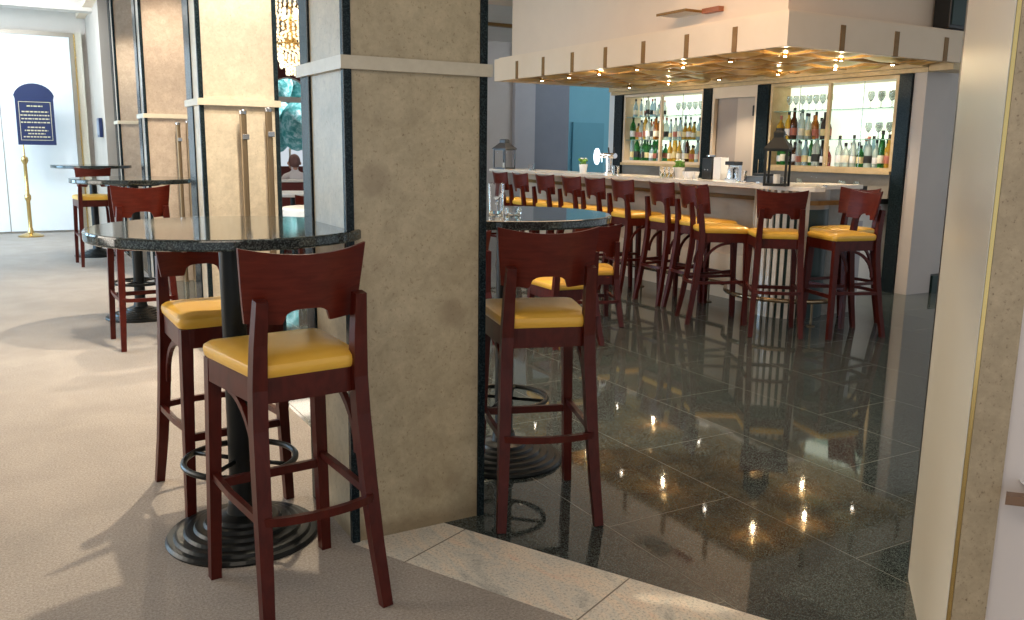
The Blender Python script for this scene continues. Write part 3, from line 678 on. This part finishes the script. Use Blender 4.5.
# counter items --------------------------------------------------------
def lantern(loc, rz, w_, h, metal, label, s2=1):
    t = thing('lantern', label, 'lantern', loc, rz); a = w_/2; p = .007*s2; zb_ = .02; zr = h*.66
    m = MB(); m.box(-a, a, -a, a, 0, zb_)
    for sx in (-1, 1):
        for sy in (-1, 1): m.box(sx*a-p, sx*a+p, sy*a-p, sy*a+p, 0, zr)
    for z in (zr-.012,): m.box(-a, a, -a-p, -a+p, z, zr).box(-a, a, a-p, a+p, z, zr).box(-a-p, -a+p, -a, a, z, zr).box(a-p, a+p, -a, a, z, zr)
    m.build('frame', metal, t)
    m = MB(); r2 = math.sqrt(2)
    m.lathe([(0, zr), (a*1.22*r2, zr), (a*1.22*r2, zr+.01), (a*.48*r2, h*.88), (a*.48*r2, h*.97), (a*.40*r2, h), (0, h)], seg=4, mx=Matrix.Rotation(pi/4, 4, 'Z'), smooth=False); m.build('roof', metal, t)
    m = MB(); m.sweep([(0, -.02+0, h*.97), (0, -.055, h*.93), (0, -a*1.0, h*.86)], .003, seg=6); m.build('handle', metal, t)
    m = MB(); 
    for sx in (-1, 1): m.box(sx*a-.0008, sx*a+.0008, -a+p, a-p, zb_, zr-.012); m.box(-a+p, a-p, sx*a-.0008, sx*a+.0008, zb_, zr-.012)
    m.build('panes', 'pane', t)
    MB().lathe([(0, zb_), (.022*s2, zb_), (.022*s2, zb_+.06*s2), (0, zb_+.06*s2)], seg=16).build('candle', 'candle', t)
    return t
lantern((5.30, 5.022, CZ), radians(33), .16, .43, mat('matt_black', (.007, .009, .008), .6), 'large black lantern with pyramid roof on the near end of the bar', 1.2)
lantern((5.60, 10.0, CZ), radians(20), .19, .38, mat('pewter', (.07, .07, .075), .4, .3), 'small dark lantern holding a candle at the far end of the bar')
make_tumbler('short glass at the far end of the bar counter, beside the small lantern', (5.62, 9.35, CZ), .04, .075)
make_tumbler('empty glass on the bar counter next to the beer tap', (5.58, 7.55, CZ), .042, .10)
make_tumbler('clear tumbler on the bar counter beside the coffee machine', (5.62, 5.74, CZ), .05, .10)
for k in range(3): make_tumbler(['left', 'middle', 'right'][k]+' glass of the three grouped before the potted plant', (5.62, 6.83-.07*k, CZ), .03, .11)
def plant(loc, label, s=1):
    t = thing('potted_plant', label, 'plant', loc)
    MB().lathe([(0, 0), (.036*s, 0), (.048*s, .095*s), (.042*s, .095*s), (.04*s, .08*s), (0, .08*s)], seg=20).build('pot', 'white', t)
    m = MB()
    for k in range(46):
        a = random.uniform(0, 2*pi); r_ = random.uniform(.01, .05)*s; z = random.uniform(.09, .15)*s
        m.sphere((0, 0, 0), .016*s, .35, 4, 1, 1, Matrix.Translation((r_*cos(a), r_*sin(a), z)) @ Matrix.Rotation(random.uniform(-1, 1), 4, 'X') @ Matrix.Rotation(random.uniform(-1, 1), 4, 'Y'))
    m.build('leaves', 'leaf', t)
    m = MB()
    for k in range(6):
        a = random.uniform(0, 2*pi); m.sphere((.03*s*cos(a), .03*s*sin(a), .155*s), .012*s, .7, 5)
    m.build('blossoms', 'white', t)
plant((5.70, 8.33, CZ), 'small potted plant with white blossoms in a white pot, left of the beer tap', 1.05)
plant((5.75, 6.72, CZ), 'small green plant in a white pot behind the group of glasses', 1.1)
t = thing('beer_tap', 'chrome beer tap column with glowing white disc on the bar', 'tap', (5.80, 7.98, CZ))
MB().lathe([(0, 0), (.05, 0), (.05, .02), (.032, .03), (.032, .20), (0, .20)], seg=24).build('column', 'chrome', t)
rm = Matrix.Rotation(radians(-55), 4, 'Z') @ Matrix.Rotation(pi/2, 4, 'X')
MB().lathe([(0, -.16), (.028, -.16), (.03, -.1), (.03, .10), (.028, .12), (0, .12)], (0, 0, 0), 20, mx=Matrix.Translation((0, 0, .20)) @ Matrix.Rotation(pi/2, 4, 'X') @ Matrix.Identity(4)).build('crossbar', 'chrome', t)
MB().lathe([(0, 0), (.088, 0), (.09, .015), (0, .015)], (0, 0, 0), 32, mx=Matrix.Translation((-.10, .10, .19)) @ Matrix.Rotation(radians(35), 4, 'Z') @ Matrix.Rotation(pi/2, 4, 'X')).build('disc', 'tapblue', t)
m = MB()
for q in (-.10, 0, .10): m.sweep([(-.03, q, .20), (-.09, q, .19), (-.09, q, .13)], .009, seg=8)
m.build('spout', 'chrome', t)
m = MB()
for q in (-.10, 0): m.sweep([(0, q, .22), (-.01, q, .29)], .008, seg=8)
m.build('lever', 'black', t)
t = thing('coffee_grinder', 'tall black coffee grinder standing behind the bar counter', 'grinder', (5.86, 6.40, CZ))
MB().box(-.05, .05, -.065, .065, 0, .20, bev=.005).build('body', 'black', t); MB().lathe([(0, .2), (.03, .2), (.045, .215), (.045, .228), (0, .228)], seg=20).build('hopper', 'steel', t)
m = MB()
for q in (-.02, .02): m.lathe([(0, 0), (.006, 0), (.006, .006), (0, .006)], (0, 0, 0), 10, mx=Matrix.Translation((-.05, q, .09)) @ Matrix.Rotation(-pi/2, 4, 'Y'))
m.build('buttons', 'steel', t)
tag(MB().box(5.80, 5.90, 6.20, 6.30, CZ, CZ+.21, bev=.004).build('menu_box', 'white'), 'upright white box between coffee grinder and coffee machine', 'box')
t = thing('coffee_machine', 'silver filter coffee machine with black top', 'coffee machine', (5.84, 6.07, CZ))
MB().box(-.05, .05, -.055, .055, 0, .02).box(.01, .05, -.055, .055, .02, .14).build('body', 'steel', t)
MB().box(-.055, .055, -.06, .06, .14, .175, bev=.006).build('lid', 'black', t)
MB().lathe([(0, .02), (.038, .02), (.04, .10), (.03, .125), (0, .125)], (-.02, 0, 0), 20).build('jug', 'glass', t)
t = thing('card_terminal', 'dark grey cash terminal on the bar counter beside the lantern', 'terminal', (5.78, 5.62, CZ))
MB().box(-.10, .10, -.13, .13, 0, .055, bev=.006).build('base', mat('dark_grey_plastic', (.09, .10, .11), .4), t); MB().box(-.06, .06, -.08, .08, .055, .08, bev=.004).build('lid', 'black', t)
ceram = mat('white_ceramic', (.85, .85, .85), .3)
cupm = MB().lathe([(0, 0), (.018, 0), (.034, .05), (.036, .07), (.033, .07), (.031, .05), (0, .01)], seg=18)
cup0 = cupm.build('coffee_cup', ceram)
for k, (x, y, z, l) in enumerate(((5.66, 6.52, 0, 'front'), (5.76, 6.53, 0, 'back left'), (5.72, 6.45, 0, 'back right'), (5.62, 6.42, 0, 'right'))):
    o = cup0 if k == 0 else cup0.copy()
    if k: C.objects.link(o)
    o.location = (x, y, CZ+z); tag(o, 'white coffee cup, the %s one of those by the coffee grinder' % l, 'cup')
t = thing('glass_screen', 'low clear glass screen standing on the bar corner by the lantern', 'screen', (5.62, 4.80, CZ))
MB().box(0, .005, 0, .75, 0.006, .20).build('pane', 'pane', t); MB().box(-.006, .011, 0, .03, 0, .012).box(-.006, .011, .72, .75, 0, .012).build('foot', 'steel', t)
# black crate right of the bar end
tag(MB().box(7.02, 7.36, 5.78, 5.95, .933, 1.06, bev=.004).build('storage_box', 'black'), 'low black box on the back worktop near the right granite post', 'box')

# ================================================================== HALL SIGN
t = thing('sign_post', 'brass sign post with a navy arched board before the white door', 'sign', (.20, 14.6, 0))
MB().lathe([(0, 0), (.17, 0), (.17, .02), (.12, .04), (.05, .06), (.035, .10), (.028, .14), (.028, .52), (.045, .55), (.045, .60), (.028, .63), (.024, 1.05), (.05, 1.10), (.045, 1.15), (.015, 1.17), (.008, 1.40), (0, 1.40)], seg=24).build('pole', 'brass', t)
sx0, sx1 = -.06, .43
o = [(sx0, 1.33), (sx1, 1.33), (sx1, 1.98)]+[((sx0+sx1)/2+.265*cos(a), 1.98+.22*sin(a)) for a in [pi*k/14 for k in range(1, 14)]]+[(sx0, 1.98)]
MB().prism(o, 0, .02, Matrix.Translation((0, -.0, 0)) @ Matrix.Rotation(pi/2, 4, 'X')).build('board', 'navy', t)
m = MB()
y = -.022
m.box(sx0+.04, sx1-.04, y-.002, y, 1.395, 1.402).box(sx0+.04, sx1-.04, y-.002, y, 1.935, 1.942).box(sx0+.04, sx0+.047, y-.002, y, 1.395, 1.942).box(sx1-.047, sx1-.04, y-.002, y, 1.395, 1.942)
for k, (w2, z) in enumerate(((.2, 1.88), (.34, 1.80), (.38, 1.75), (.36, 1.70), (.38, 1.65), (.22, 1.58), (.30, 1.535), (.22, 1.49), (.34, 1.445))):
    x = (sx0+sx1)/2-w2/2; xe = x+w2
    while x < xe:
        l = random.uniform(.015, .05); m.box(x, min(x+l, xe), y-.0015, y, z-.009, z+.009); x += l+.01
m.build('lettering', 'floorgold', t)

# ================================================================== DINING ROOM THINGS
def dchair(x, y, deg, label): return dup(S if False else D, (x, y, 0), radians(deg), label, 'chairs in the dining room')
for x, y, a, l in ((3.02, 10.3, 10, 'dark red dining chair nearest in the gap between columns'), (2.8, 11.4, -60, 'dark red dining chair behind, left in the gap between columns'), (4.12, 12.2, 20, 'dark red dining chair in front of the seated person')):
    c = dchair(x, y, a, l)
for x, y, l in ((3.35, 11.9, 'white clothed dining table in front of the seated person'),):
    t = thing('dining_table', l, 'table', (x, y, 0))
    MB().lathe([(0, .70), (.45, .70), (.46, .73), (.45, .745), (0, .745)], seg=40).build('table_top', 'white', t); MB().lathe([(.0, 0), (.25, 0), (.24, .02), (.04, .05), (.04, .70), (0, .7)], seg=24).build('pedestal', 'iron', t)
t = thing('dining_table', 'white clothed dining table glimpsed between column and pillar', 'table', (2.85, 8.9, 0))
MB().lathe([(0, .60), (.45, .60), (.46, .73), (.45, .745), (0, .745)], seg=40).build('table_top', 'white', t); MB().lathe([(.0, 0), (.25, 0), (.24, .02), (.04, .05), (.04, .60), (0, .6)], seg=24).build('pedestal', 'iron', t)
# banquette
t = thing('banquette', 'dark red banquette bench the person sits on', 'bench', (3.2, 13.3, 0))
MB().box(0, 1.6, 0, .12, 0, .82, bev=.02).build('back', 'darkred', t); MB().box(0, 1.6, .12, .65, .15, .36, bev=.03).build('seat', 'darkred', t)
MB().box(-.01, 1.61, -.02, .10, .82, .86, bev=.01).build('top_rail', 'white', t)
# seated person, seen from behind
def person(x, y):
    p = thing('person', 'seated person in a pale shirt seen from behind before the arched window', 'person', (x, y, 0))
    me = bpy.data.meshes.new('body'); bm = bmesh.new(); L = {}
    J = {'pel': (0, 0, .52, .15), 'belly': (0, 0, .68, .15), 'chest': (0, .01, .86, .165), 'shld': (0, .01, 1.0, .12), 'neck': (0, .01, 1.09, .055), 'head0': (0, .02, 1.15, .07), 'head': (0, .03, 1.23, .09), 'headt': (0, .03, 1.29, .07),
         'sl': (-.18, .01, .99, .065), 'el': (-.25, .08, .74, .05), 'wl': (-.18, .30, .76, .035), 'hl': (-.15, .37, .77, .04), 'sr': (.18, .01, .99, .065), 'er': (.25, .08, .74, .05), 'wr': (.18, .30, .76, .035), 'hr': (.15, .37, .77, .04),
         'tl': (-.1, .12, .52, .09), 'kl': (-.12, .48, .52, .065), 'fl': (-.12, .5, .1, .045), 'ffl': (-.12, .62, .05, .04), 'tr': (.1, .12, .52, .09), 'kr': (.12, .48, .52, .065), 'fr': (.12, .5, .1, .045), 'ffr': (.12, .62, .05, .04)}
    for k, (a, b2, c, r_) in J.items(): L[k] = bm.verts.new((a, b2, c))
    for a, b2 in (('pel', 'belly'), ('belly', 'chest'), ('chest', 'shld'), ('shld', 'neck'), ('neck', 'head0'), ('head0', 'head'), ('head', 'headt'), ('shld', 'sl'), ('sl', 'el'), ('el', 'wl'), ('wl', 'hl'), ('shld', 'sr'), ('sr', 'er'), ('er', 'wr'), ('wr', 'hr'), ('pel', 'tl'), ('tl', 'kl'), ('kl', 'fl'), ('fl', 'ffl'), ('pel', 'tr'), ('tr', 'kr'), ('kr', 'fr'), ('fr', 'ffr')): bm.edges.new((L[a], L[b2]))
    bm.to_mesh(me); bm.free(); o = bpy.data.objects.new('body', me); C.objects.link(o); o.parent = p
    sk = o.modifiers.new('skin', 'SKIN'); o.modifiers.new('sub', 'SUBSURF').levels = 1; o.modifiers['sub'].render_levels = 2
    for k, (nm, q) in enumerate(J.items()):
        me.skin_vertices[0].data[k].radius = (q[3], q[3]*.8); me.skin_vertices[0].data[k].use_root = (k == 0)
    me.materials.append(K['shirt'])
    MB().sphere((0, .02, 1.245), .105, 1.18, 12, .92, 1.05).build('hair', 'hair', p)
    m = MB(); m.sphere((-.1, .03, 1.21), .02, 1.6, 6); m.sphere((.1, .03, 1.21), .02, 1.6, 6); m.sphere((0, .07, 1.19), .088, 1.1, 10); m.lathe([(0, 1.03), (.055, 1.03), (.052, 1.14), (0, 1.14)], (0, .015, 0), 16); m.build('head', 'skin', p)
    return p
person(3.87, 13.6).scale = (.93, .93, .91)
# chandelier
t = thing('chandelier', 'glittering crystal chandelier hanging in the dining room behind the column', 'chandelier', (3.10, 10.9, 2.28))
MB().lathe([(0, .3), (.02, .3), (.02, 1.5), (0, 1.5)], seg=12).lathe([(0, .25), (.06, .25), (.08, .32), (.03, .45), (0, .45)], seg=16).build('stem', 'brass', t)
m = MB()
for R_, z in ((.30, .55), (.22, .30), (.13, .12)): m.sweep([(R_*cos(a), R_*sin(a), z) for a in [2*pi*k/32 for k in range(32)]], .010, closed=True, seg=8)
for k in range(6):
    a = k*pi/3; m.sweep([(.03*cos(a), .03*sin(a), .4), (.2*cos(a), .2*sin(a), .42), (.30*cos(a), .30*sin(a), .55)], .008, seg=6)
m.build('brass_rings', 'brass', t)
big = []; rest = []
for R_, z, n in ((.22, .80, 24), (.26, .68, 30), (.34, .60, 36), (.34, .50, 36), (.24, .42, 30), (.22, .28, 28), (.15, .18, 22), (.13, .10, 18), (.06, .02, 10)):
    for k in range(n):
        a = 2*pi*k/n
        for q in range(2):
            p = (R_*cos(a), R_*sin(a), z-.045*q-.02*(k % 2)); (big if (p[1] < -.3*R_ and len(big) < 100 and q == 0) else rest).append(p)
d0 = None
for p in big:
    if d0 is None: d0 = MB().sphere((0, 0, 0), .017, 1.3, 4).build('crystal_drop', 'crystal', t); o = d0
    else: o = d0.copy(); C.objects.link(o); o.parent = t
    o.location = p
m = MB()
for p in rest: m.sphere(p, .017, 1.3, 4)
o = m.build('crystal_strands', 'crystal', t); o['kind'] = 'stuff'
b0 = None
for k in range(12):
    a = 2*pi*k/12
    if b0 is None: b0 = MB().sphere((0, 0, 0), .022, 1.6, 6).build('candle_bulb', 'glowwarm', t); o = b0
    else: o = b0.copy(); C.objects.link(o); o.parent = t
    o.location = (.27*cos(a), .27*sin(a), .66)

# ================================================================== RIGHT FOREGROUND JAMB
A = Vector((2.481, 1.656)); dv = Vector((-.755, -.656)); B_ = A+dv*.60
nv = Vector((dv.y, -dv.x)).normalized()   # to the right / behind
if nv.x < 0: nv = -nv
def wallseg(p, q, th, z0, z1, mb=None):
    n_ = Vector((-(q-p).y, (q-p).x)).normalized()
    if n_.dot(Vector((1, -.3))) < 0: n_ = -n_
    ol_ = [tuple(p), tuple(q), tuple(q+n_*th), tuple(p+n_*th)]
    return (mb or MB()).prism(ol_, z0, z1)
def az(u, dist):
    r_ = (M4.to_3x3() @ cdir(u, 620)); h = Vector((r_.x, r_.y)).normalized(); return h*dist
# intersection of gold azimuth with panel line
g = az(945, 1)
tt = (A.x*g.y-A.y*g.x)/(-(dv.x*g.y-dv.y*g.x)); G = A+dv*tt
t = thing('ivory_panel', 'tall glossy ivory panel at the right edge, dark line along its far edge', 'panel', (0, 0, 0))
nA = Vector((.656, -.755))
MB().prism([tuple(A), tuple(G), tuple(G+nA*.002), tuple(A+nA*.03)], 0, 2.74).build('panel_face', 'glosspanel', t)
e = (A-G).normalized()
wallseg(A+e*.03, A, .03, 0, 2.74).build('dark_edge', 'black', t)
s_ = A*0+G; st = az(985, G.length+.02)
vd = (st-G).normalized()
tag(wallseg(G+vd*.003, G+vd*.012, .03, 0, 2.74).build('gold_strip', 'gold'), 'narrow polished gold strip between ivory panel and stone strip', 'strip')
tag(wallseg(G+vd*.013, st, .04, 0, 2.74).build('stone_pilaster', travertine('pitted_travertine', (.37, .29, .185), (.50, .40, .27), (.13, .085, .045), .4, 1.15)), 'narrow beige travertine pilaster at the right edge', 'pilaster')
far = st+vd*1.2+Vector((.25, .1))*0
t = thing('pink_panel', 'pale pinkish panel at the extreme right edge', 'panel', (0, 0, 0))
wallseg(st+Vector((.015, .01)), st+vd*1.0+Vector((.015, .01)), .03, 0, 2.74).build('panel_face', 'pinkpanel', t)

P0 = Vector((2.011, 1.112))*.97
sh = thing('wall_shelf', 'small brown ledge at the right edge holding a white dish', 'shelf', (P0.x, P0.y, .58))
v1 = vd*.35; v2 = P0.normalized()*(G.length-P0.length+.0)
MB().prism([(0, 0), (v1.x, v1.y), (v1.x+v2.x, v1.y+v2.y), (v2.x, v2.y)], 0, .022).build('board', mat('brown_ledge', (.22, .13, .08), .4), sh)
q = P0+vd*.075+P0.normalized()*.06
o = MB().lathe([(0, 0), (.03, 0), (.05, .018), (.047, .019), (.028, .004), (0, .004)], seg=24).build('white_dish', mat('dish_white', (.8, .8, .8), .3)); o.location = (q.x, q.y, .603)
tag(o, 'small white dish on the brown ledge at the right edge', 'dish')
# ================================================================== LIGHTS
def area(name, loc, tgt, power, sx, sy, col):
    l = bpy.data.lights.new(name, 'AREA'); l.shape = 'RECTANGLE'; l.size = sx; l.size_y = sy; l.energy = power; l.color = col
    o = bpy.data.objects.new(name, l); C.objects.link(o); o.location = loc
    o.rotation_euler = (Vector(tgt)-Vector(loc)).to_track_quat('-Z', 'Y').to_euler(); return o
for y, pw, cl in ((6, 130, (1, .90, .77)), (9.4, 150, (.5, .76, 1)), (12.9, 230, (.42, .72, 1))): area('window_daylight', (-4.35, y, 1.7), (0, y+.3, .8), pw, 2.8, 2.4, cl)
area('door_fill', (-.2, 12.9, 3.2), (-.2, 14.6, .6), 75, 1.6, .6, (.8, .9, 1))  # fill lamp added over the hall end to whiten the door
spot('hall_spot', (1.35, 4.75, 3.25), (.75, 3.9, 0), 260, 120, (1, .84, .62), .5, .04)
spot('column_fill_spot', (1.33, 5.15, 3.25), (1.33, 5.86, 1.5), 165, 75, (1, .92, .79), .8, .05)  # these column spots are added to brighten the stone faces
spot('column_fill_spot', (1.43, 8.5, 3.25), (1.43, 9.3, 1.5), 130, 75, (1, .84, .66), .8, .05)
spot('column_fill_spot', (1.53, 11.9, 3.2), (1.5, 12.65, 1.5), 90, 75, (1, .86, .66), .8, .05)
spot('hall_spot', (1.45, 8.2, 3.25), (.7, 7.2, 0), 260, 120, (1, .86, .66), .5, .04)
spot('hall_spot', (.6, 11.4, 3.25), (.6, 11.6, 0), 25, 130, (1, .88, .7), .5, .04)
area('foreground_fill', (-.2, .6, 2.7), (.5, 2.4, .3), 26, 1.5, 1.5, (1, .86, .7))  # added ambient fill near the camera, lifts pillar and foreground
area('bar_fill', (3.9, 5.8, 3.6), (4.3, 6.5, 0), 125, 2.2, 4.5, (1, .69, .43))  # warm ambient fill added over the bar side
area('dining_light', (4.5, 14, 3.3), (4.5, 14, 0), 120, 3, 3, (1, .85, .68))
area('far_light', (9.6, 12.6, 3.4), (9.6, 14.5, 1.6), 95, 2, .6, (.75, .88, 1))
sn = bpy.data.lights.new('sun', 'SUN'); sn.energy = 9; sn.color = (.9, .97, 1); sn.angle = .02
o = bpy.data.objects.new('sun', sn); C.objects.link(o); o.location = (20, 22, 20); o.rotation_euler = Vector((-.9, .35, -1)).to_track_quat('-Z', 'Y').to_euler()
w = bpy.data.worlds.new('world'); bpy.context.scene.world = w; w.use_nodes = True
bg = w.node_tree.nodes['Background']; bg.inputs[0].default_value = (.84, .92, 1, 1); bg.inputs[1].default_value = .62
sc = bpy.context.scene; sc.view_settings.view_transform = 'Standard'; sc.view_settings.look = 'None'; sc.view_settings.gamma = 1
sc.view_settings.use_curve_mapping = False; sc.view_settings.exposure = 0.3
